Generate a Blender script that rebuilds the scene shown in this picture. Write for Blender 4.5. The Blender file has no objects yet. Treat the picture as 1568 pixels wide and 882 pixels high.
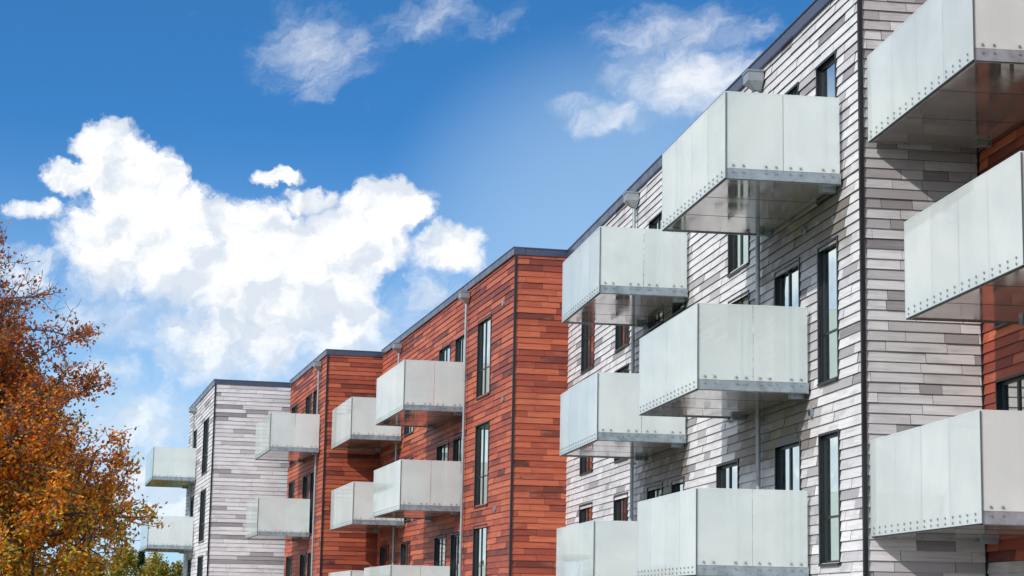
import bpy, math, random
from mathutils import Vector, Matrix
random.seed(7)
scene=bpy.context.scene
EYE=1.7

# ---------------------------------------------------------------- materials
def newmat(name):
    m=bpy.data.materials.new(name); m.use_nodes=True
    nt=m.node_tree; nt.nodes.clear()
    return m,nt
class NB:
    def __init__(s,nt): s.nt=nt
    def n(s,t,**k):
        o=s.nt.nodes.new(t)
        for a,b in k.items(): setattr(o,a,b)
        return o
    def l(s,a,b): s.nt.links.new(a,b)
    def math(s,op,a,b=None,c=None,clamp=False):
        o=s.n('ShaderNodeMath',operation=op,use_clamp=clamp)
        for i,v in enumerate((a,b,c)):
            if v is None: continue
            if hasattr(v,'is_linked'): s.l(v,o.inputs[i])
            else: o.inputs[i].default_value=v
        return o.outputs[0]
    def vmath(s,op,a,b=None):
        o=s.n('ShaderNodeVectorMath',operation=op)
        for i,v in enumerate((a,b)):
            if v is None: continue
            if hasattr(v,'is_linked'): s.l(v,o.inputs[i])
            else: o.inputs[i].default_value=v
        return o
    def mix(s,f,a,b,mode='MIX'):
        o=s.n('ShaderNodeMix',data_type='RGBA',blend_type=mode)
        for i,v in ((0,f),(6,a),(7,b)):
            if hasattr(v,'is_linked'): s.l(v,o.inputs[i])
            elif i==0: o.inputs[i].default_value=v
            else: o.inputs[i].default_value=(v[0],v[1],v[2],1)
        return o.outputs[2]
    def noise(s,vec,scale,detail=3,rough=.5,dist=0,dim='3D'):
        o=s.n('ShaderNodeTexNoise'); o.noise_dimensions=dim
        o.inputs['Scale'].default_value=scale;o.inputs['Detail'].default_value=detail
        o.inputs['Roughness'].default_value=rough;o.inputs['Distortion'].default_value=dist
        if vec is not None: s.l(vec,o.inputs['Vector'])
        return o.outputs['Fac']
    def ramp(s,f,stops):
        o=s.n('ShaderNodeValToRGB')
        e=o.color_ramp.elements
        while len(e)<len(stops): e.new(.5)
        for i,(p,c) in enumerate(stops):
            e[i].position=p; e[i].color=(c[0],c[1],c[2],1) if hasattr(c,'__len__') else (c,c,c,1)
        s.l(f,o.inputs[0]); return o.outputs[0]
    def mr(s,v,a,b,c=0,d=1,smooth=True):
        o=s.n('ShaderNodeMapRange'); o.interpolation_type='SMOOTHSTEP' if smooth else 'LINEAR'
        s.l(v,o.inputs[0])
        for i,q in enumerate((a,b,c,d)): o.inputs[i+1].default_value=q
        return o.outputs[0]

def simple(name,col,rough=.5,metal=0,noise_amt=.12,noise_scale=3,bump=0,spec=.5,rough_var=0):
    m,nt=newmat(name); b=NB(nt)
    out=b.n('ShaderNodeOutputMaterial'); p=b.n('ShaderNodeBsdfPrincipled')
    tc=b.n('ShaderNodeTexCoord')
    nz=b.noise(tc.outputs['Object'],noise_scale,4,.6)
    lo=[c*(1-noise_amt*2) for c in col]; hi=[min(1,c*(1+noise_amt*2)) for c in col]
    c=b.mix(nz,lo,hi)
    b.l(c,p.inputs['Base Color'])
    p.inputs['Roughness'].default_value=rough; p.inputs['Metallic'].default_value=metal
    p.inputs['Specular IOR Level'].default_value=spec
    if rough_var:
        b.l(b.mr(nz,.3,.7,max(0.02,rough-rough_var),rough+rough_var),p.inputs['Roughness'])
    if bump:
        bp=b.n('ShaderNodeBump'); bp.inputs['Strength'].default_value=bump; bp.inputs['Distance'].default_value=.02
        b.l(nz,bp.inputs['Height']); b.l(bp.outputs[0],p.inputs['Normal'])
    b.l(p.outputs[0],out.inputs[0]); return m

def wood(name,kind):
    m,nt=newmat(name); b=NB(nt)
    out=b.n('ShaderNodeOutputMaterial'); p=b.n('ShaderNodeBsdfPrincipled')
    uv=b.n('ShaderNodeUVMap'); 
    at=b.n('ShaderNodeVertexColor'); at.layer_name='rnd'
    sep=b.n('ShaderNodeSeparateColor'); b.l(at.outputs['Color'],sep.inputs[0])
    r,g,bl=sep.outputs
    off=b.n('ShaderNodeCombineXYZ'); b.l(b.math('MULTIPLY',r,50.),off.inputs[2])
    sc=b.vmath('MULTIPLY',uv.outputs[0],(1.2,28.,1.)).outputs[0]
    v=b.vmath('ADD',sc,off.outputs[0]).outputs[0]
    grain=b.noise(v,1.0,4,.65,.3)
    sc2=b.vmath('MULTIPLY',uv.outputs[0],(1.0,2.5,1.)).outputs[0]
    v2=b.vmath('ADD',sc2,off.outputs[0]).outputs[0]
    blot=b.noise(v2,1.5,3,.6)
    big=b.noise(uv.outputs[0],.45,2,.55)
    if kind=='white':
        base=b.ramp(r,[(0,(.82,.80,.81)),(.5,(.74,.72,.735)),(.76,(.63,.605,.625)),(.89,(.44,.41,.43)),(1,(.24,.22,.23))])
        c=b.mix(b.math('MULTIPLY',b.mr(grain,.4,.8),.7),base,(.44,.415,.43))
        c=b.mix(b.math('MULTIPLY',b.mr(blot,.48,.78),.55),c,(.39,.365,.38))
        c=b.mix(b.math('MULTIPLY',b.mr(big,.5,.72),.38),c,(.41,.385,.40))
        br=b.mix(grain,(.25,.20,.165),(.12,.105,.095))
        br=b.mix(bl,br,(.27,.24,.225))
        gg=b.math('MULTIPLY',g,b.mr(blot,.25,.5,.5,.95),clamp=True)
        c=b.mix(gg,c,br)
        c=b.mix(b.math('MULTIPLY',g,b.mr(big,.6,.68,0,.35)),c,(.25,.24,.05))
    else:
        base=b.ramp(r,[(0,(.60,.160,.078)),(.3,(.49,.110,.055)),(.6,(.36,.075,.043)),(.82,(.24,.052,.035)),(1,(.09,.028,.024))])
        c=b.mix(b.math('MULTIPLY',b.mr(grain,.35,.75),.6),base,(.24,.045,.026))
        c=b.mix(b.math('MULTIPLY',b.mr(blot,.5,.8),.45),c,(.54,.21,.14))
        c=b.mix(b.math('MULTIPLY',b.mr(big,.5,.75),.38),c,(.24,.05,.033))
    b.l(c,p.inputs['Base Color'])
    p.inputs['Roughness'].default_value=.6
    p.inputs['Specular IOR Level'].default_value=.35
    bp=b.n('ShaderNodeBump'); bp.inputs['Strength'].default_value=.35; bp.inputs['Distance'].default_value=.004
    b.l(grain,bp.inputs['Height']); b.l(bp.outputs[0],p.inputs['Normal'])
    b.l(p.outputs[0],out.inputs[0]); return m

def frosted():
    m,nt=newmat('frosted_glass'); b=NB(nt)
    out=b.n('ShaderNodeOutputMaterial'); p=b.n('ShaderNodeBsdfPrincipled')
    tc=b.n('ShaderNodeTexCoord'); 
    at=b.n('ShaderNodeVertexColor'); at.layer_name='rnd'
    nz=b.noise(tc.outputs['Object'],.8,3,.6,.5)
    c=b.mix(b.mr(nz,.3,.7),(.92,.95,.935),(.79,.835,.83))
    c=b.mix(b.math('MULTIPLY',at.outputs['Color'],.4),c,(.76,.81,.80))
    b.l(c,p.inputs['Base Color']); p.inputs['Roughness'].default_value=.03
    p.inputs['IOR'].default_value=1.6
    bp=b.n('ShaderNodeBump'); bp.inputs['Strength'].default_value=.07; bp.inputs['Distance'].default_value=.05
    b.l(nz,bp.inputs['Height']); b.l(bp.outputs[0],p.inputs['Normal'])
    tr=b.n('ShaderNodeBsdfTranslucent'); tr.inputs[0].default_value=(.94,.98,.96,1)
    tp=b.n('ShaderNodeBsdfTransparent'); tp.inputs[0].default_value=(.93,.97,.96,1)
    m1=b.n('ShaderNodeMixShader'); m1.inputs[0].default_value=.18
    b.l(p.outputs[0],m1.inputs[1]); b.l(tr.outputs[0],m1.inputs[2])
    m2=b.n('ShaderNodeMixShader')
    b.l(b.math('MULTIPLY_ADD',at.outputs['Color'],.14,.15),m2.inputs[0])
    b.l(m1.outputs[0],m2.inputs[1]); b.l(tp.outputs[0],m2.inputs[2])
    b.l(m2.outputs[0],out.inputs[0]); return m

def winglass():
    m,nt=newmat('window_glass'); b=NB(nt)
    out=b.n('ShaderNodeOutputMaterial')
    g=b.n('ShaderNodeBsdfGlossy'); g.inputs['Roughness'].default_value=.01; g.inputs[0].default_value=(.80,.88,.84,1)
    t=b.n('ShaderNodeBsdfTransparent'); t.inputs[0].default_value=(.66,.72,.67,1)
    fr=b.n('ShaderNodeFresnel'); fr.inputs[0].default_value=1.8
    tc=b.n('ShaderNodeTexCoord'); nz=b.noise(tc.outputs['Object'],.8,2,.5)
    bp=b.n('ShaderNodeBump'); bp.inputs['Strength'].default_value=.08; bp.inputs['Distance'].default_value=.05
    b.l(nz,bp.inputs['Height']); b.l(bp.outputs[0],g.inputs['Normal'])
    mx=b.n('ShaderNodeMixShader'); b.l(fr.outputs[0],mx.inputs[0]); b.l(t.outputs[0],mx.inputs[1]); b.l(g.outputs[0],mx.inputs[2])
    b.l(mx.outputs[0],out.inputs[0]); return m

def leafmat(name):
    m,nt=newmat(name); b=NB(nt)
    out=b.n('ShaderNodeOutputMaterial')
    at=b.n('ShaderNodeVertexColor'); at.layer_name='rnd'
    p=b.n('ShaderNodeBsdfDiffuse')
    b.l(at.outputs['Color'],p.inputs['Color'])
    tr=b.n('ShaderNodeBsdfTranslucent'); b.l(at.outputs['Color'],tr.inputs[0])
    mx=b.n('ShaderNodeMixShader'); mx.inputs[0].default_value=.4
    b.l(p.outputs[0],mx.inputs[1]); b.l(tr.outputs[0],mx.inputs[2]); b.l(mx.outputs[0],out.inputs[0]); return m

M_white=wood('whitewashed_cedar','white'); M_red=wood('red_cedar','red')
M_back=simple('wall_membrane',(.03,.03,.032),.9)
M_metal=simple('dark_fascia_metal',(.075,.09,.14),.3,.3,.1,2,rough_var=.08)
M_black=simple('black_trim',(.012,.013,.016),.5)
M_frame=simple('window_frame',(.018,.021,.025),.4)
M_galv=simple('galvanised_steel',(.34,.40,.44),.32,.45,.28,5,rough_var=.1)
M_bolt=simple('bolt_steel',(.34,.37,.39),.35,.6)
M_soff=simple('soffit_panel',(.50,.47,.44),.09,.6,.25,.9,rough_var=.07)
M_pipe=simple('zinc_pipe',(.38,.41,.43),.42,.5,.15,5)
M_deck=simple('deck',(.5,.48,.45),.7)
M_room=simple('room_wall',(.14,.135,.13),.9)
M_curt=simple('curtain',(.70,.70,.66),.9,0,.1,8)
M_woodin=simple('timber_lining',(.34,.20,.09),.5,0,.2,4)
M_edge=simple('glass_edge_gasket',(.10,.13,.13),.4)
M_rim=simple('polished_glass_edge',(.75,.86,.82),.15)
M_glass=frosted(); M_win=winglass()
M_roof=simple('roof_membrane',(.12,.12,.125),.9)

# ---------------------------------------------------------------- mesh builder
class MB:
    def __init__(s): s.v=[];s.f=[];s.mi=[];s.c=[];s.uv=[];s.mats=[]
    def m(s,mat):
        if mat not in s.mats: s.mats.append(mat)
        return s.mats.index(mat)
    def face(s,pts,mat,col=(0,0,0),uvs=None):
        i=len(s.v); s.v.extend(pts); s.f.append(tuple(range(i,i+len(pts)))); s.mi.append(s.m(mat))
        s.c.append(col); s.uv.append(uvs or [(0,0)]*len(pts))
    def obj(s,name,parent=None):
        me=bpy.data.meshes.new(name); me.from_pydata(s.v,[],s.f)
        for m in s.mats: me.materials.append(m)
        me.polygons.foreach_set('material_index',s.mi)
        ca=me.color_attributes.new('rnd','FLOAT_COLOR','CORNER')
        uvl=me.uv_layers.new(name='UVMap')
        cs=[];us=[]
        for f,c,u in zip(s.f,s.c,s.uv):
            for k in range(len(f)):
                cs.extend((c[0],c[1],c[2],1)); us.extend(u[k])
        ca.data.foreach_set('color',cs); uvl.data.foreach_set('uv',us)
        me.update()
        o=bpy.data.objects.new(name,me); scene.collection.objects.link(o)
        if parent: o.parent=parent
        return o
class Frame:
    """facade-aligned frame: u along wall (away from viewer), s outward, z above eye level"""
    def __init__(s,P,d,n): s.P=P;s.d=d;s.n=n
    def w(s,u,o,z): return (s.P[0]+s.d[0]*u+s.n[0]*o, s.P[1]+s.d[1]*u+s.n[1]*o, z+EYE)
def frame_from(P,t):
    L=math.sqrt(1+t*t); d=(t/L,1/L); return Frame(P,d,(-d[1],d[0]))
def side_of(F,u=0):
    P=F.w(u,0,0); return Frame((P[0],P[1]),(-F.n[0],-F.n[1]),(-F.d[0],-F.d[1]))
def box(mb,F,u0,u1,s0,s1,z0,z1,mat,col=(0,0,0),skip=()):
    w=F.w
    c=[w(u0,s0,z0),w(u1,s0,z0),w(u1,s1,z0),w(u0,s1,z0),w(u0,s0,z1),w(u1,s0,z1),w(u1,s1,z1),w(u0,s1,z1)]
    for nm,q in (('b',(0,3,2,1)),('t',(4,5,6,7)),('i',(0,1,5,4)),('o',(3,7,6,2)),('n',(0,4,7,3)),('f',(1,2,6,5))):
        if nm in skip: continue
        mb.face([c[i] for i in q],mat,col)
def cyl(mb,p0,p1,r,mat,n=10,caps=True,r1=None,col=(0,0,0)):
    p0=Vector(p0);p1=Vector(p1);ax=(p1-p0).normalized()
    a=ax.orthogonal().normalized();b=ax.cross(a); r1=r if r1 is None else r1
    A=[tuple(p0+(a*math.cos(t)+b*math.sin(t))*r) for t in [2*math.pi*i/n for i in range(n)]]
    B=[tuple(p1+(a*math.cos(t)+b*math.sin(t))*r1) for t in [2*math.pi*i/n for i in range(n)]]
    for i in range(n):
        j=(i+1)%n; mb.face([A[i],A[j],B[j],B[i]],mat,col)
    if caps: mb.face(A[::-1],mat,col); mb.face(B,mat,col)

def subtract(a,b,cuts):
    segs=[(a,b)]
    for c0,c1 in cuts:
        ns=[]
        for x,y in segs:
            if c1<=x or c0>=y: ns.append((x,y)); continue
            if c0>x: ns.append((x,c0))
            if c1<y: ns.append((c1,y))
        segs=ns
    return segs

def siding(name,F,u0,u1,z0,z1,mat,openings,h,lens,parent,shade=None):
    mb=MB()
    us=sorted({u0,u1,*[o[0] for o in openings],*[o[1] for o in openings]})
    us=[u for u in us if u0<=u<=u1]
    for a,b in zip(us,us[1:]):
        m=(a+b)/2
        for c,d in subtract(z0,z1,[(o[2],o[3]) for o in openings if o[0]<m<o[1]]):
            mb.face([F.w(a,0,c),F.w(b,0,c),F.w(b,0,d),F.w(a,0,d)],M_back)
    z=z0
    while z<z1-.01:
        zt=min(z+h,z1)
        u=u0-random.random()*lens[1]
        while u<u1:
            e=u+random.uniform(*lens)
            a=max(u,u0);bb=min(e-.006,u1); u=e
            if bb-a<.02: continue
            zm=(z+zt)/2
            r=random.random()**1.3; r2=random.random(); jit=random.uniform(-.005,.005); tl=random.uniform(-.003,.003)
            for x,y in subtract(a,bb,[(o[0],o[1]) for o in openings if o[2]<zm+.0<o[3]]):
                if y-x<.02: continue
                n=max(1,int((y-x)/.6)) if shade else 1
                for k in range(n):
                    xa=x+(y-x)*k/n; xb=x+(y-x)*(k+1)/n
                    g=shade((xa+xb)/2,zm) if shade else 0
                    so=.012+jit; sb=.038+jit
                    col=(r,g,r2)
                    uv=[(xa,z),(xb,z),(xb,zt),(xa,zt)]
                    za=z+tl*(k/n); zb=z+tl*((k+1)/n)
                    mb.face([F.w(xa,sb,za),F.w(xb,sb,zb),F.w(xb,so,zt+.003),F.w(xa,so,zt+.003)],mat,col,uv)
                    mb.face([F.w(xa,.0,za),F.w(xb,.0,zb),F.w(xb,sb,zb),F.w(xa,sb,za)],M_black,col,uv)
                for q in (x,y):
                    mb.face([F.w(q,0,z),F.w(q,sb,z),F.w(q,so,zt),F.w(q,0,zt)],M_back,col)
        z+=h
    return mb.obj(name,parent)

def window(mb,F,o,style='tall',curt=0):
    a,b,c,d=o
    R=-.10
    for q in ([(a,c),(b,c)],[(a,d),(b,d)],[(a,c),(a,d)],[(b,c),(b,d)]):
        (x0,y0),(x1,y1)=q
        mb.face([F.w(x0,.04,y0),F.w(x1,.04,y1),F.w(x1,R,y1),F.w(x0,R,y0)],M_frame)
    t=.04
    box(mb,F,a-t,a,.002,.05,c-t,d+t,M_frame); box(mb,F,b,b+t,.002,.05,c-t,d+t,M_frame)
    box(mb,F,a,b,.002,.05,d,d+t,M_frame); box(mb,F,a,b,.002,.075,c-t,c,M_frame)
    f=.05; s0,s1=-.075,-.03
    box(mb,F,a+.001,a+f,s0,s1,c+.001,d-.001,M_frame);box(mb,F,b-f,b-.001,s0,s1,c+.001,d-.001,M_frame)
    box(mb,F,a+f,b-f,s0,s1,c+.001,c+f,M_frame);box(mb,F,a+f,b-f,s0,s1,d-f,d-.001,M_frame)
    if style=='door' or b-a>1.35:
        m=a+(b-a)*.55; box(mb,F,m-.04,m+.04,s0+.002,s1+.002,c+f,d-f,M_frame)
    if style=='tall':
        zz=c+(d-c)*.36; box(mb,F,a+f,b-f,s0+.002,s1-.01,zz-.02,zz+.02,M_frame)
    mb.face([F.w(a+f,-.05,c+f),F.w(b-f,-.05,c+f),F.w(b-f,-.05,d-f),F.w(a+f,-.05,d-f)],M_win)
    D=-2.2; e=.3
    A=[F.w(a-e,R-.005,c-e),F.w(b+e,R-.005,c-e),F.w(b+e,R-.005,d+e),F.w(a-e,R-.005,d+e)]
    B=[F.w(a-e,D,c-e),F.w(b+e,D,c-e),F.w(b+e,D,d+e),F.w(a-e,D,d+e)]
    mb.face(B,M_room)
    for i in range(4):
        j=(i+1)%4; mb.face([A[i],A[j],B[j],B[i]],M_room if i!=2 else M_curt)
    if curt==1:
        x1=a+(b-a)*random.uniform(.5,1.)
        k=0;x=a+f
        while x<x1:
            mb.face([F.w(x,-.15-.05*(k%2),c),F.w(x+.07,-.15-.05*((k+1)%2),c),F.w(x+.07,-.15-.05*((k+1)%2),d),F.w(x,-.15-.05*(k%2),d)],M_curt); x+=.07;k+=1
    elif curt==2:
        zb=c+(d-c)*random.uniform(.1,.5)
        mb.face([F.w(a,-.13,zb),F.w(b,-.13,zb),F.w(b,-.13,d),F.w(a,-.13,d)],M_curt)
    elif curt==3:
        mb.face([F.w(b-.02-(b-a)*.4,-.14,c),F.w(b,-.14,c),F.w(b,-.14,d),F.w(b-.02-(b-a)*.4,-.14,d)],M_woodin)

def balcony(F,u0,L,p,zb,zt,parent):
    mb=MB()
    bh=.19
    box(mb,F,u0,u0+.02,.06,p-.012,zb,zb+bh,M_galv)
    box(mb,F,u0+L-.02,u0+L,.06,p-.012,zb,zb+bh,M_galv)
    box(mb,F,u0,u0+L,p-.01,p+.006,zb,zb+bh,M_galv)
    box(mb,F,u0+.022,u0+L-.022,.05,p-.014,zb+.022,zb+.05,M_soff)
    for i in range(1,3):
        x=u0+L*i/3; box(mb,F,x-.005,x+.005,.06,p-.02,zb+.019,zb+.0215,M_black)
    box(mb,F,u0+.022,u0+L-.022,.05,p-.014,zb+.1,zb+.15,M_deck)
    box(mb,F,u0-.008,u0+L+.008,p+.008,p+.04,zb+.004,zb+.02,M_black)
    n=4; w=L/n
    for i in range(n):
        r=random.random()
        x0=u0-.04+ (i*w if i else 0)+(.006 if i else 0); x1=u0+(i+1)*w-.006+(.04 if i==n-1 else 0)
        box(mb,F,x0,x1,p+.022,p+.04,zb+.024,zt,M_glass,(r,r,r))
        box(mb,F,x0,x1,p+.021,p+.041,zt+.001,zt+.011,M_rim)
        for q in (.14,.4,.64,.88):
            for hz in (.07,.15) :
                x=u0+i*w+w*q
                cyl(mb,F.w(x,p+.04,zb+hz),F.w(x,p+.055,zb+hz),.018,M_bolt,8)
    for sgn,ub in ((-1,u0),(1,u0+L)):
        for i in range(2):
            r=random.random(); w2=p/2
            a=.09+i*(w2-.03); b_=a+w2-.042
            x0,x1=(ub-.038,ub-.02) if sgn<0 else (ub+.02,ub+.038)
            if i: b_=p+.018
            box(mb,F,x0,x1,a,b_,zb+.185,zt,M_glass,(r,r,r))
            box(mb,F,x0-.001,x1+.001,a,b_,zt+.001,zt+.011,M_rim)
            for q in (.12,.3,.7,.88):
                s=a+(b_-a)*q
                xx=ub-.038 if sgn<0 else ub+.038
                cyl(mb,F.w(xx,s,zb+.235),F.w(xx+sgn*.014,s,zb+.235),.019,M_bolt,8)
                cyl(mb,F.w(xx,s,zb+.13),F.w(xx+sgn*.014,s,zb+.13),.019,M_bolt,8)
                box(mb,F,min(ub+sgn*.001,ub+sgn*.02),max(ub+sgn*.001,ub+sgn*.02),s-.035,s+.035,zb+.09,zb+.27,M_galv)
        x0,x1=(ub-.036,ub-.021) if sgn<0 else (ub+.021,ub+.036)
        box(mb,F,x0,x1,.07,p+.016,zb+.012,zb+.18,M_galv)
        xa,xb=(ub-.052,ub-.041) if sgn<0 else (ub+.041,ub+.052)
        box(mb,F,xa,xb,p+.018,p+.038,zb+.03,zt-.01,M_edge)
    for x in (u0+.35,u0+L-.35):
        box(mb,F,x-.08,x+.08,.045,.3,zb-.06,zb+.02,M_galv)
    return mb.obj('balcony',parent)

def downspout(F,u,ztop,z0,parent):
    mb=MB()
    w=F.w
    zt=ztop-.12; zb=zt-.34
    top=[w(u-.19,.06,zt),w(u+.19,.06,zt),w(u+.19,.36,zt),w(u-.19,.36,zt)]
    mid=[w(u-.19,.06,zt-.18),w(u+.19,.06,zt-.18),w(u+.19,.36,zt-.18),w(u-.19,.36,zt-.18)]
    bot=[w(u-.06,.08,zb),w(u+.06,.08,zb),w(u+.06,.19,zb),w(u-.06,.19,zb)]
    for A,B in ((top,mid),(mid,bot)):
        for i in range(4):
            j=(i+1)%4; mb.face([A[i],A[j],B[j],B[i]],M_pipe)
    mb.face(top,M_pipe); box(mb,F,u-.21,u+.21,.05,.38,zt+.001,zt+.03,M_pipe)
    cyl(mb,w(u,.13,zb+.02),w(u,.13,z0),.045,M_pipe,12)
    z=zb-.6
    while z>z0:
        cyl(mb,w(u,.13,z),w(u,.13,z-.05),.058,M_pipe,12); box(mb,F,u-.02,u+.02,.03,.08,z-.05,z,M_pipe); z-=1.9
    return mb.obj('downspout',parent)

root=bpy.data.objects.new('apartment_building',None); scene.collection.objects.link(root)
H=10.45; Z0=-1.7
FW=frame_from((5.602,30.8),-.1482); F1=frame_from((.116,56.722),-.2273)
F2=frame_from((-7.528,80.313),-.2398); F3=frame_from((-13.846,91.812),-.2446)
FN=frame_from((7.572,31.07),-.1176)
LW,L1,L2,L3=26.9,24.2,11.9,14.4

BAL={'W':[(.91,4.55,2,7.11,8.58),(2.77,4.58,2,3.84,5.33),(2.83,4.58,2,.70,2.17),(11.6,4.55,2,6.91,8.38),(11.68,4.5,2,3.72,5.19),(11.9,4.54,2,.60,2.02)],
'R1':[(6.97,5.6,2.03,6.45,8.08),(7.14,5.45,2.03,3.24,4.86),(8.6,5.6,2.02,-.05,1.52),(18.9,5.3,2.0,6.49,8.1),(17.7,6.0,2.0,3.21,4.79),(17.7,6.0,2,-.1,1.5)],
'R2':[(1.33,5.4,2.1,6.5,8.08),(3.4,4.5,2.25,3.08,4.67)],
'W3':[(8.5,5.9,2.2,6.4,8.06),(8.3,6.1,2.3,2.94,4.57)],
'N':[(-5.0,4.75,1.9,7.57,9.0),(-6.6,4.6,1.9,4.44,5.92),(-4.95,4.78,1.9,1.28,2.79)]}
def balcony_brown(bals):  # browner boards below and behind each balcony
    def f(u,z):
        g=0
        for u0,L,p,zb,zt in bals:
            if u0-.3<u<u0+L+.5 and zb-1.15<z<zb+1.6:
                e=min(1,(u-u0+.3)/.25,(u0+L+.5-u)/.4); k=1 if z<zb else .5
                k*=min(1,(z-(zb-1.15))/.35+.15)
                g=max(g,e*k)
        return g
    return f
def end_brown(u,z):  # browner boards towards the top, plus a band at mid height
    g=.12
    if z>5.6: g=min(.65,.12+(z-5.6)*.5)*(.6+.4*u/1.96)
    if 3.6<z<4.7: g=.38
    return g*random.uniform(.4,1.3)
W3S=[(.75,3.06),(3.95,6.28),(7.1,9.47)]
winW=[]
for i,(c,d) in enumerate(W3S): winW.append((1.22,2.25,c if i else .93,d,'tall'))
for c,d in ((.86,3.08),(4.0,6.3),(7.26,9.5)): winW.append((3.38,4.88,c,d,'door'))
winW+= [(7.5,9.1,.8,3.03,'w'),(6.7,8.2,3.9,6.25,'w'),(6.7,8.2,6.82,9.4,'w')]
for c,d in ((.8,3.0),(3.9,6.2),(6.75,9.35)):
    winW+=[(12.0,13.1,c,d,'w'),(14.1,15.6,c,d,'w'),(17.9,19.5,c,d,'w'),(22.5,24.3,c,d,'tall')]
win1=[]
for c,d in ((.2,2.68),(3.3,5.82),(6.7,9.14)): win1.append((3.2,5.1,c,d,'tall'))
for c,d in ((.1,2.55),(3.4,5.75),(6.65,9.05)):
    win1+=[(7.1,8.7,c,d,'door'),(9.65,11.6,c,d,'door'),(16.5,18.4,c,d,'w'),(21.4,23.3,c,d,'door')]
win1+=[(14.7,15.9,4.5,5.3,'w')]
win2=[]
for c,d in ((.1,2.4),(3.2,5.8),(6.6,9.3)): win2+=[(2.2,3.8,c,d,'door'),(4.4,6.2,c,d,'door'),(9.2,11.1,c,d,'w')]
win3=[]
for c,d in ((.1,2.5),(3.2,5.65),(6.5,9.1)): win3+=[(2.5,5.2,c,d,'tall'),(9.3,11.5,c,d,'door')]
winN=[(-2.2,-.62,c,d,'door') for c,d in ((1.45,3.72),(4.6,6.9),(7.75,10.0))]

def facade(nm,F,u0,u1,mat,wins,h,lens,st=None,parent=root,zt=H,z0=Z0):
    ops=[w[:4] for w in wins]
    siding(nm+'_siding',F,u0,u1,z0,zt,mat,ops,h,lens,parent,st)
    if wins:
        mb=MB()
        for w in wins: window(mb,F,w[:4],w[4],random.choice((0,1,2,1,3)))
        mb.obj(nm+'_windows',parent)
hw=.165; hr=.18
facade('white_facade',FW,0,LW,M_white,winW,hw,(.4,1.7),balcony_brown(BAL['W']))
facade('red_facade',F1,0,L1,M_red,win1,hr,(.7,2.6))
facade('rear_red_facade',F2,0,L2,M_red,win2,hr,(.9,3.2))
facade('far_white_facade',F3,0,L3,M_white,win3,.19,(.8,3.0))
facade('near_red_facade',FN,-12,0,M_red,winN,hw,(.9,2.6),zt=H+1,z0=.95)
facade('near_base_facade',FN,-12,0,M_white,[],hw,(.5,2.0),lambda u,z:.5,zt=.95)
S1=side_of(FW);SR1=side_of(F1);SR2=side_of(F2);SR3=side_of(F3)
facade('white_end',S1,0,1.96,M_white,[],hw,(.3,1.2),end_brown)
facade('red_end',SR1,0,1.72,M_red,[],hr,(.5,1.6))
facade('rear_red_end',SR2,0,3.6,M_red,[],hr,(.6,2.2))
facade('far_white_end',SR3,0,4.6,M_white,[],.19,(.7,2.4))

mb=MB()
def fascia(F,u0,u1,z=H,h=.2,s=.09):
    box(mb,F,u0,u1,-.25,s,z+.002,z+h,M_metal)
    box(mb,F,u0-.01,u1+.01,-.26,s+.02,z+h+.001,z+h+.03,M_metal)
fascia(FW,-.05,LW);fascia(F1,-.05,L1);fascia(F2,-.05,L2);fascia(F3,-.05,L3);fascia(FN,-12,-.1,z=H+1.0)
fascia(S1,.26,1.96,h=.198,s=.05);fascia(SR1,.26,2.4,h=.198,s=.05);fascia(SR2,.26,4,h=.198,s=.05);fascia(SR3,.26,5,h=.198,s=.05)
mb.obj('roof_fascia',root)
mb=MB()
for F,L,z,D in ((FW,LW,H,11),(F1,L1,H,11),(F2,L2,H,11),(F3,L3,H,10)):
    box(mb,F,.01,L-.01,-D,-2.6,Z0,z+.02,M_roof,skip=())
    mb.face([F.w(.0,-2.6,z),F.w(L,-2.6,z),F.w(L,-.02,z),F.w(0,-.02,z)],M_roof)
    mb.face([F.w(L,-2.6,Z0),F.w(L,-2.6,z),F.w(L,-.02,z),F.w(L,-.02,Z0)],M_back)
box(mb,FN,-12,-.05,-8,-2.6,Z0,H+1,M_roof)
mb.face([FN.w(-12,-2.6,H+1),FN.w(-.05,-2.6,H+1),FN.w(-.05,-.02,H+1),FN.w(-12,-.02,H+1)],M_roof)
mb.obj('roof_and_core',root)
mb=MB()
for F in (FW,F1,F2,F3):
    box(mb,F,-.055,.012,-.012,.055,Z0,H,M_black)
for F,w_ in ((S1,1.96),(SR1,1.72)):
    box(mb,F,w_-.03,w_+.02,.0,.05,Z0,H,M_black)
mb.obj('corner_trim',root)
mb=MB()
for u,z in ((3.0,6.75),(2.65,3.5),(2.8,.4)):
    cyl(mb,FW.w(u,.03,z),FW.w(u,.09,z),.075,M_galv,16); cyl(mb,FW.w(u,.09,z),FW.w(u,.094,z),.055,M_black,16)
for u,z in ((1.2,6.3),(1.4,9.2),(2.0,3.1)):
    cyl(mb,F1.w(u,.03,z),F1.w(u,.09,z),.08,M_galv,16)
mb.obj('wall_vents',root)
for k,F in (('W',FW),('R1',F1),('R2',F2),('W3',F3),('N',FN)):
    for b in BAL[k]: balcony(F,*b,root)
for F,u in ((FW,5.72),(FW,16.95),(F1,6.62),(F1,19.6),(F2,1.75),(F3,10.4)):
    downspout(F,u,H,Z0,root)

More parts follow.
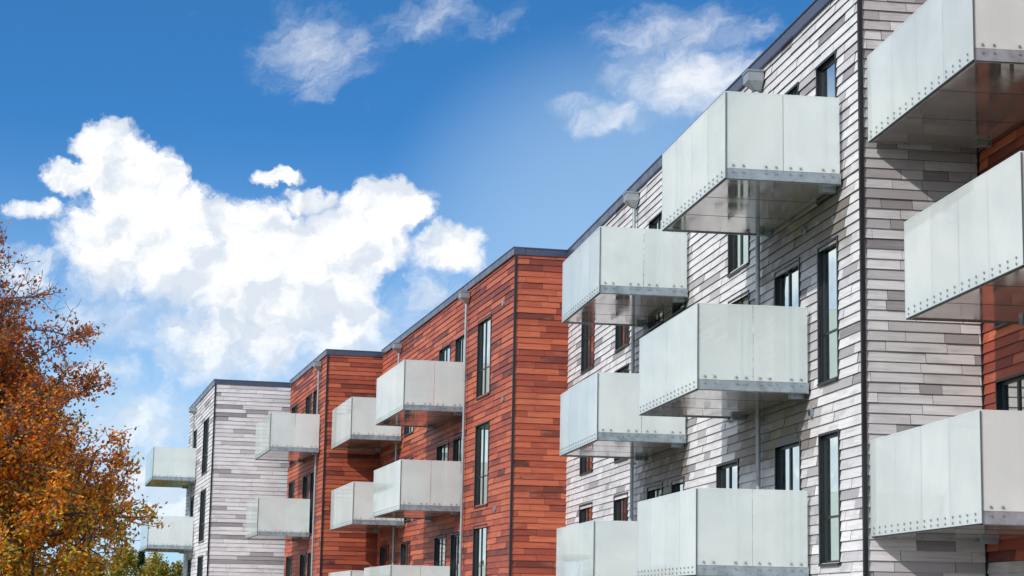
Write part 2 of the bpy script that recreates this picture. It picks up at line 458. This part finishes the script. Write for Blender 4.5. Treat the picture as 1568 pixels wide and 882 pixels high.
# ---------------------------------------------------------------- ground
def gmat():
    m,nt=newmat('grass'); b=NB(nt)
    out=b.n('ShaderNodeOutputMaterial');p=b.n('ShaderNodeBsdfPrincipled');tc=b.n('ShaderNodeTexCoord')
    c=b.mix(b.noise(tc.outputs['Object'],.3,6,.6),(.05,.09,.025),(.10,.13,.045)); b.l(c,p.inputs['Base Color'])
    p.inputs['Roughness'].default_value=.9; b.l(p.outputs[0],out.inputs[0]); return m
mb=MB(); mb.face([(-900,-400,0),(900,-400,0),(900,1800,0),(-900,1800,0)],gmat()); mb.obj('ground')
M_bounce=simple('bounce_paving',(.45,.43,.40),.85,0,.12,2)  # unseen pale apron, added to bounce light up to the balcony undersides
mb=MB()
for i,(F,u0,u1) in enumerate(((FN,-14,0),(FW,0,LW),(F1,0,L1),(F2,0,L2),(F3,0,L3))):
    zp=Z0+.1+.004*i
    mb.face([F.w(u0,.05,zp),F.w(u1,.05,zp),F.w(u1,7.5,zp),F.w(u0,7.5,zp)],M_bounce)
    mb.face([F.w(u0,7.5,zp),F.w(u1,7.5,zp),F.w(u1,7.5,Z0-.02),F.w(u0,7.5,Z0-.02)],M_bounce)
mb.obj('bounce_apron')

# ---------------------------------------------------------------- trees
M_leaf=leafmat('leaves'); M_bark=simple('bark',(.085,.06,.055),.85,0,.2,10)
M_twig=simple('twig_bark',(.13,.08,.085),.8,0,.2,10)
def leafquad(mb,p,s,col,rnd=random):
    a=Vector((rnd.gauss(0,1),rnd.gauss(0,1),rnd.gauss(0,1))).normalized(); b=a.orthogonal().normalized()
    q=rnd.uniform(.5,.75)
    mb.face([tuple(p-a*s),tuple(p-b*s*q),tuple(p+a*s),tuple(p+b*s*q)],M_leaf,col)
def autumn_tree(base,height):
    mb=MB(); rnd=random.Random(11); rl=random.Random(4)
    def tube(a,b,r0,r1,n): cyl(mb,a,b,r0,M_bark if r0>.03 else M_twig,n,False,r1)
    def grow(p,d,L,r,lvl):
        segs=(8,5,4,3,3)[lvl]; q=p; pts=[q]; rr=r
        wob=(.07,.16,.22,.28,.3)[lvl]
        for i in range(segs):
            d=(d+Vector((rnd.gauss(0,wob),rnd.gauss(0,wob),rnd.gauss(0,wob)+ (.05 if lvl else 0)))).normalized()
            nq=q+d*(L/segs); r2=rr*(.86 if lvl else .84)
            tube(q,nq,max(rr,.006),max(r2,.0045),(10,7,5,3,3)[lvl]); q=nq; rr=r2; pts.append(q)
        if lvl<4:
            n=(38,9,7,5)[lvl]
            for k in range(n):
                t=((.10+.90*(k/n)) if lvl==0 else rnd.uniform(.15,1.0)); idx=min(int(t*segs),segs-1); fr=t*segs-idx
                bp=pts[idx].lerp(pts[idx+1],fr)
                if lvl==0:
                    az=k*2.4+rnd.uniform(-.4,.4); el=rnd.uniform(.1,.5)+t*.65
                    nd=Vector((math.cos(az)*math.cos(el),math.sin(az)*math.cos(el),math.sin(el)))
                    nl=(3.1*(1-t)**.5+1.2)*rnd.uniform(.85,1.05)
                    nr=.07*(1-t)+.025
                else:
                    ax=Vector((rnd.gauss(0,1),rnd.gauss(0,1),rnd.gauss(0,1))).normalized()
                    nd=(d*.75+ax*.75).normalized(); nl=L*rnd.uniform(.35,.58); nr=r*(.5,.5,.5,.55)[lvl]
                grow(bp,nd,nl,nr,lvl+1)
        if lvl>=3:
            h=q.z/height
            dens=1.0 if h<.58 else max(.07,1-(h-.58)*3.2)
            cl=math.sin(q.x*2.1+1)*math.sin(q.y*1.7)*math.sin(q.z*2.3)
            dens*=max(.4,.95+cl*.8)
            for k in range(int((15 if lvl==4 else 9)*dens+rl.random())):
                t=rl.random(); pp=pts[0].lerp(q,t)+Vector((rl.gauss(0,.1),rl.gauss(0,.1),rl.gauss(0,.1)))
                hh=(q.z/height)+cl*.18+rl.gauss(0,.1)
                if hh<.34: col=rl.choice([(.90,.46,.05),(.95,.55,.07),(.62,.50,.08),(.85,.33,.04),(.30,.32,.06)])
                elif hh<.6: col=rl.choice([(.95,.32,.03),(.88,.25,.03),(1.0,.44,.06),(.66,.18,.03),(.42,.30,.07)])
                else: col=rl.choice([(.60,.15,.04),(.46,.12,.05),(.75,.20,.03),(.30,.15,.07),(.24,.18,.07)])
                f=rl.uniform(.8,1.15); leafquad(mb,pp,rl.uniform(.035,.068),tuple(min(1,x*f) for x in col),rl)
    grow(Vector(base),Vector((.02,0,1)),height*.9,.2,0)
    return mb.obj('autumn_tree')
autumn_tree((-12.65,45,0),10.2)

def leafy(mb,c,rx,rz,n,cols,size,rnd):
    lobes=[]
    for i in range(14):
        v=Vector((rnd.gauss(0,1),rnd.gauss(0,1),rnd.gauss(0,1))).normalized()
        lobes.append((Vector((v.x*rx*.6,v.y*rx*.6,v.z*rz*.6)),rnd.uniform(.3,.5),rnd.uniform(.7,1.2)))
    for i in range(n):
        o,r,sh=rnd.choice(lobes)
        v=Vector((rnd.gauss(0,1),rnd.gauss(0,1),rnd.gauss(0,1))).normalized()*rnd.random()**.4
        p=Vector(c)+o+Vector((v.x*rx*r,v.y*rx*r,v.z*rz*r))
        col=rnd.choice(cols); f=rnd.uniform(.75,1.2)*sh
        leafquad(mb,p,size*rnd.uniform(.6,1.3),tuple(x*f for x in col),rnd)
mb=MB(); rnd=random.Random(5)
G=[(.10,.15,.03),(.15,.19,.04),(.22,.22,.05)];Y=[(.48,.38,.07),(.55,.38,.08),(.28,.26,.05)];O=[(.5,.23,.05),(.4,.27,.06)]
for x,zt,r,cl in ((-60,6,4,G),(-54,7,4,O),(-47,6.6,4,G),(-41,6.2,3,Y),(-36.5,6.0,2.6,G),(-32.6,7.0,2.1,G),(-30.8,6.8,1.7,G+Y),(-28.6,6.5,1.5,Y),(-26.8,6.1,1.4,Y),(-25.2,5.7,1.4,Y+G),(-23.4,5.4,1.3,G),(-20,5,2.5,G),(-14,6,3,O)):
    y=150+rnd.uniform(-3,3)
    cyl(mb,(x,y,0),(x,y,zt*.7),.15,M_bark,6,True,.06)
    leafy(mb,(x,y,zt*.6),r,zt*.42,2400,cl,.13,rnd)
for x,zt,r in ((-32.3,7.6,1.3),(-31.1,7.0,1.0)):
    y=175
    cyl(mb,(x,y,0),(x,y,zt),.12,M_bark,6,True,.02)
    for i in range(1800):
        t=rnd.random()**.8; z=.8+(zt-.8)*t; rr=(1-t)*r*1.2*rnd.random()**.5; a=rnd.uniform(0,6.28)
        leafquad(mb,Vector((x+rr*math.cos(a),y+rr*math.sin(a),z)),.12,rnd.choice([(.02,.04,.02),(.03,.055,.025)]),rnd)
mb.obj('distant_treeline')

# ---------------------------------------------------------------- sky
S=Vector((-.62,-.58,.52)).normalized()
w=bpy.data.worlds.new('World'); scene.world=w; w.use_nodes=True
w.cycles.sampling_method='MANUAL'; w.cycles.sample_map_resolution=512
nt=w.node_tree; nt.nodes.clear(); b=NB(nt)
out=b.n('ShaderNodeOutputWorld'); bg=b.n('ShaderNodeBackground'); bg.inputs[1].default_value=.1
tc=b.n('ShaderNodeTexCoord'); D=b.vmath('NORMALIZE',tc.outputs['Generated']).outputs[0]
sp=b.n('ShaderNodeSeparateXYZ'); b.l(D,sp.inputs[0]); X,Y_,Z=sp.outputs
sky=b.n('ShaderNodeTexSky'); sky.sky_type='NISHITA'; sky.sun_disc=False
sky.sun_elevation=math.asin(S.z); sky.sun_rotation=math.atan2(S.x,S.y)
wv=b.n('ShaderNodeCombineXYZ'); b.l(X,wv.inputs[0]); b.l(Y_,wv.inputs[1]); b.l(b.math('MULTIPLY_ADD',Z,2.2,.03),wv.inputs[2])
b.l(b.vmath('NORMALIZE',wv.outputs[0]).outputs[0],sky.inputs[0])
skyc=b.mix(1.0,sky.outputs[0],(.47,1.36,2.05),'MULTIPLY')
yy=b.math('MAXIMUM',Y_,.08)
U=b.math('MULTIPLY',b.math('DIVIDE',X,yy),100.); V=b.math('MULTIPLY',b.math('DIVIDE',Z,yy),100.)
P=b.n('ShaderNodeCombineXYZ'); b.l(U,P.inputs[0]); b.l(V,P.inputs[1]); P=P.outputs[0]
def vnoise(vec,scale,detail,amp):
    o=b.n('ShaderNodeTexNoise'); o.inputs['Scale'].default_value=scale;o.inputs['Detail'].default_value=detail
    o.inputs['Roughness'].default_value=.6
    b.l(vec,o.inputs['Vector'])
    q=b.vmath('SUBTRACT',o.outputs['Color'],(.5,.5,.5)).outputs[0]
    return b.vmath('MULTIPLY',q,(amp,amp,0)).outputs[0]
PW=b.vmath('ADD',P,vnoise(P,.5,5,2.6)).outputs[0]
def field(blobs,k=.3):
    F_=None
    for u,v,ru,rv,wt in blobs:
        q=b.vmath('SUBTRACT',PW,(u,v,0)).outputs[0]; q=b.vmath('MULTIPLY',q,(1/ru,1/rv,0)).outputs[0]
        dd=b.vmath('DOT_PRODUCT',q,q).outputs['Value']
        g=b.math('MULTIPLY_ADD',dd,-wt,wt)
        F_=g if F_ is None else b.math('SMOOTH_MAX',F_,g,k)
    return F_
main=[(-21.3,24.0,1.8,1.5,1.1),(-19.7,21.9,2.7,2.3,1.3),(-22.9,22.3,1.8,1.0,1),(-20.4,18.4,3.5,3.1,1.2),(-16.8,18.2,4.2,3.2,1.6),(-12.9,17.0,4.9,4.0,1.7),
(-13.8,14.0,5.6,3.0,1.1),(-10.2,16.5,3.8,4.2,1.6),(-7.6,19.2,2.4,2.8,1.3),(-6.2,21.0,2.0,1.5,1),(-8.4,14.2,3.0,2.6,1.2),(-3.2,18.5,2.2,1.5,.85),(-4.6,16.2,1.5,1.2,.5),
(-12.2,22.2,1.3,.5,.7),(-10.8,21.0,1.3,.7,.7),(-24.9,20.3,1.6,.6,.6),(-25,17.0,2.2,1.3,.6)]
soft=[(-19.0,9.6,3.6,2.3,1.1),(-20.7,11.6,3.5,.9,.7),(-18.0,5.6,3.4,3.0,1.1),(-4.0,14.8,2.4,1.6,.5),(-20,14.6,4,1.6,.7),(-12,11.8,4,1.3,.35),
(-10.4,29.0,3.0,2.0,.35),(-4.2,31.1,3.0,.9,.3),(10.2,27.8,5.4,2.1,1.25),(4.8,26.0,2.6,1.1,.75),(8.6,30.8,4.2,1.3,.5)]
F1_=b.math('MAXIMUM',field(main),-1.5)
n1=b.noise(PW,.55,6,.62); n2=b.noise(b.vmath('ADD',PW,(-.7,.9,0)).outputs[0],.38,4,.55); n3=b.noise(PW,.38,4,.55)
den=b.math('ADD',F1_,b.math('MULTIPLY',b.math('SUBTRACT',n1,.5),2.1))
edge=b.mr(V,14.,21.,1.6,.7)
alpha=b.math('DIVIDE',b.math('ADD',den,.25),edge,clamp=True)
alpha=b.mr(alpha,0,1)
F2_=b.math('MAXIMUM',field(soft,.5),-1.0)
rot=b.n('ShaderNodeVectorRotate'); rot.rotation_type='Z_AXIS'; rot.inputs['Angle'].default_value=-.45; b.l(PW,rot.inputs['Vector'])
wn=b.noise(b.vmath('MULTIPLY',rot.outputs[0],(.6,1.3,1)).outputs[0],.34,7,.66)
den2=b.math('ADD',F2_,b.math('MULTIPLY',b.math('SUBTRACT',wn,.5),3.4))
alpha2=b.math('MULTIPLY',b.mr(den2,-.5,1.9),.9)
q=b.vmath('MULTIPLY',b.vmath('SUBTRACT',P,(7.,20,0)).outputs[0],(1/15.,1/12.,0)).outputs[0]
hz2=b.math('MULTIPLY',b.mr(b.vmath('DOT_PRODUCT',q,q).outputs['Value'],0,1,1,0),.45)
gd=b.noise(b.vmath('MULTIPLY',D,(1,1,2.2)).outputs[0],2.4,4,.58)
outside=b.math('MAXIMUM',b.mr(Y_,.55,.88,1,0),b.mr(b.math('ABSOLUTE',U),31,42,0,1))
gen=b.math('MULTIPLY',b.math('MULTIPLY',b.mr(gd,.38,.56),outside),.9)
alpha=b.math('MAXIMUM',b.math('MAXIMUM',alpha,alpha2),gen)
lit=b.math('SUBTRACT',n3,n2)
low=b.mr(V,13.0,19.5,.32,0.)
shade=b.mr(b.math('SUBTRACT',b.math('MULTIPLY',lit,2.8),low),-.5,.14)
cc=b.mix(shade,(7.4,8.1,9.0),(10.3,10.4,10.5))
haze=b.mr(Z,.02,.25,.85,0.)
skyh=b.mix(haze,skyc,(5.2,7.5,9.6))
skyh=b.mix(hz2,skyh,(5.0,7.2,9.4))
col=b.mix(alpha,skyh,cc)
b.l(col,bg.inputs[0]); b.l(bg.outputs[0],out.inputs[0])

sun=bpy.data.lights.new('sun','SUN'); sun.energy=3.0; sun.angle=math.radians(.8); sun.color=(1,.96,.89)
so=bpy.data.objects.new('sun',sun); scene.collection.objects.link(so); so.rotation_euler=S.to_track_quat('Z','Y').to_euler()

# ---------------------------------------------------------------- camera
cam=bpy.data.cameras.new('camera'); cam.lens=68.9; cam.sensor_width=36; cam.clip_end=5000; cam.clip_start=.1
co=bpy.data.objects.new('camera',cam); scene.collection.objects.link(co); scene.camera=co
th=math.atan(500/3000.); phi=math.radians(1.09)
fwd=Vector((0,math.cos(th),math.sin(th))); up=Vector((0,-math.sin(th),math.cos(th))); rt=Vector((1,0,0))
r2=rt*math.cos(phi)+up*math.sin(phi); u2=up*math.cos(phi)-rt*math.sin(phi)
Mx=Matrix((r2,u2,-fwd)).transposed().to_4x4(); Mx.translation=(0,0,EYE); co.matrix_world=Mx
scene.view_settings.view_transform='Standard'; scene.view_settings.look='None'; scene.view_settings.exposure=0
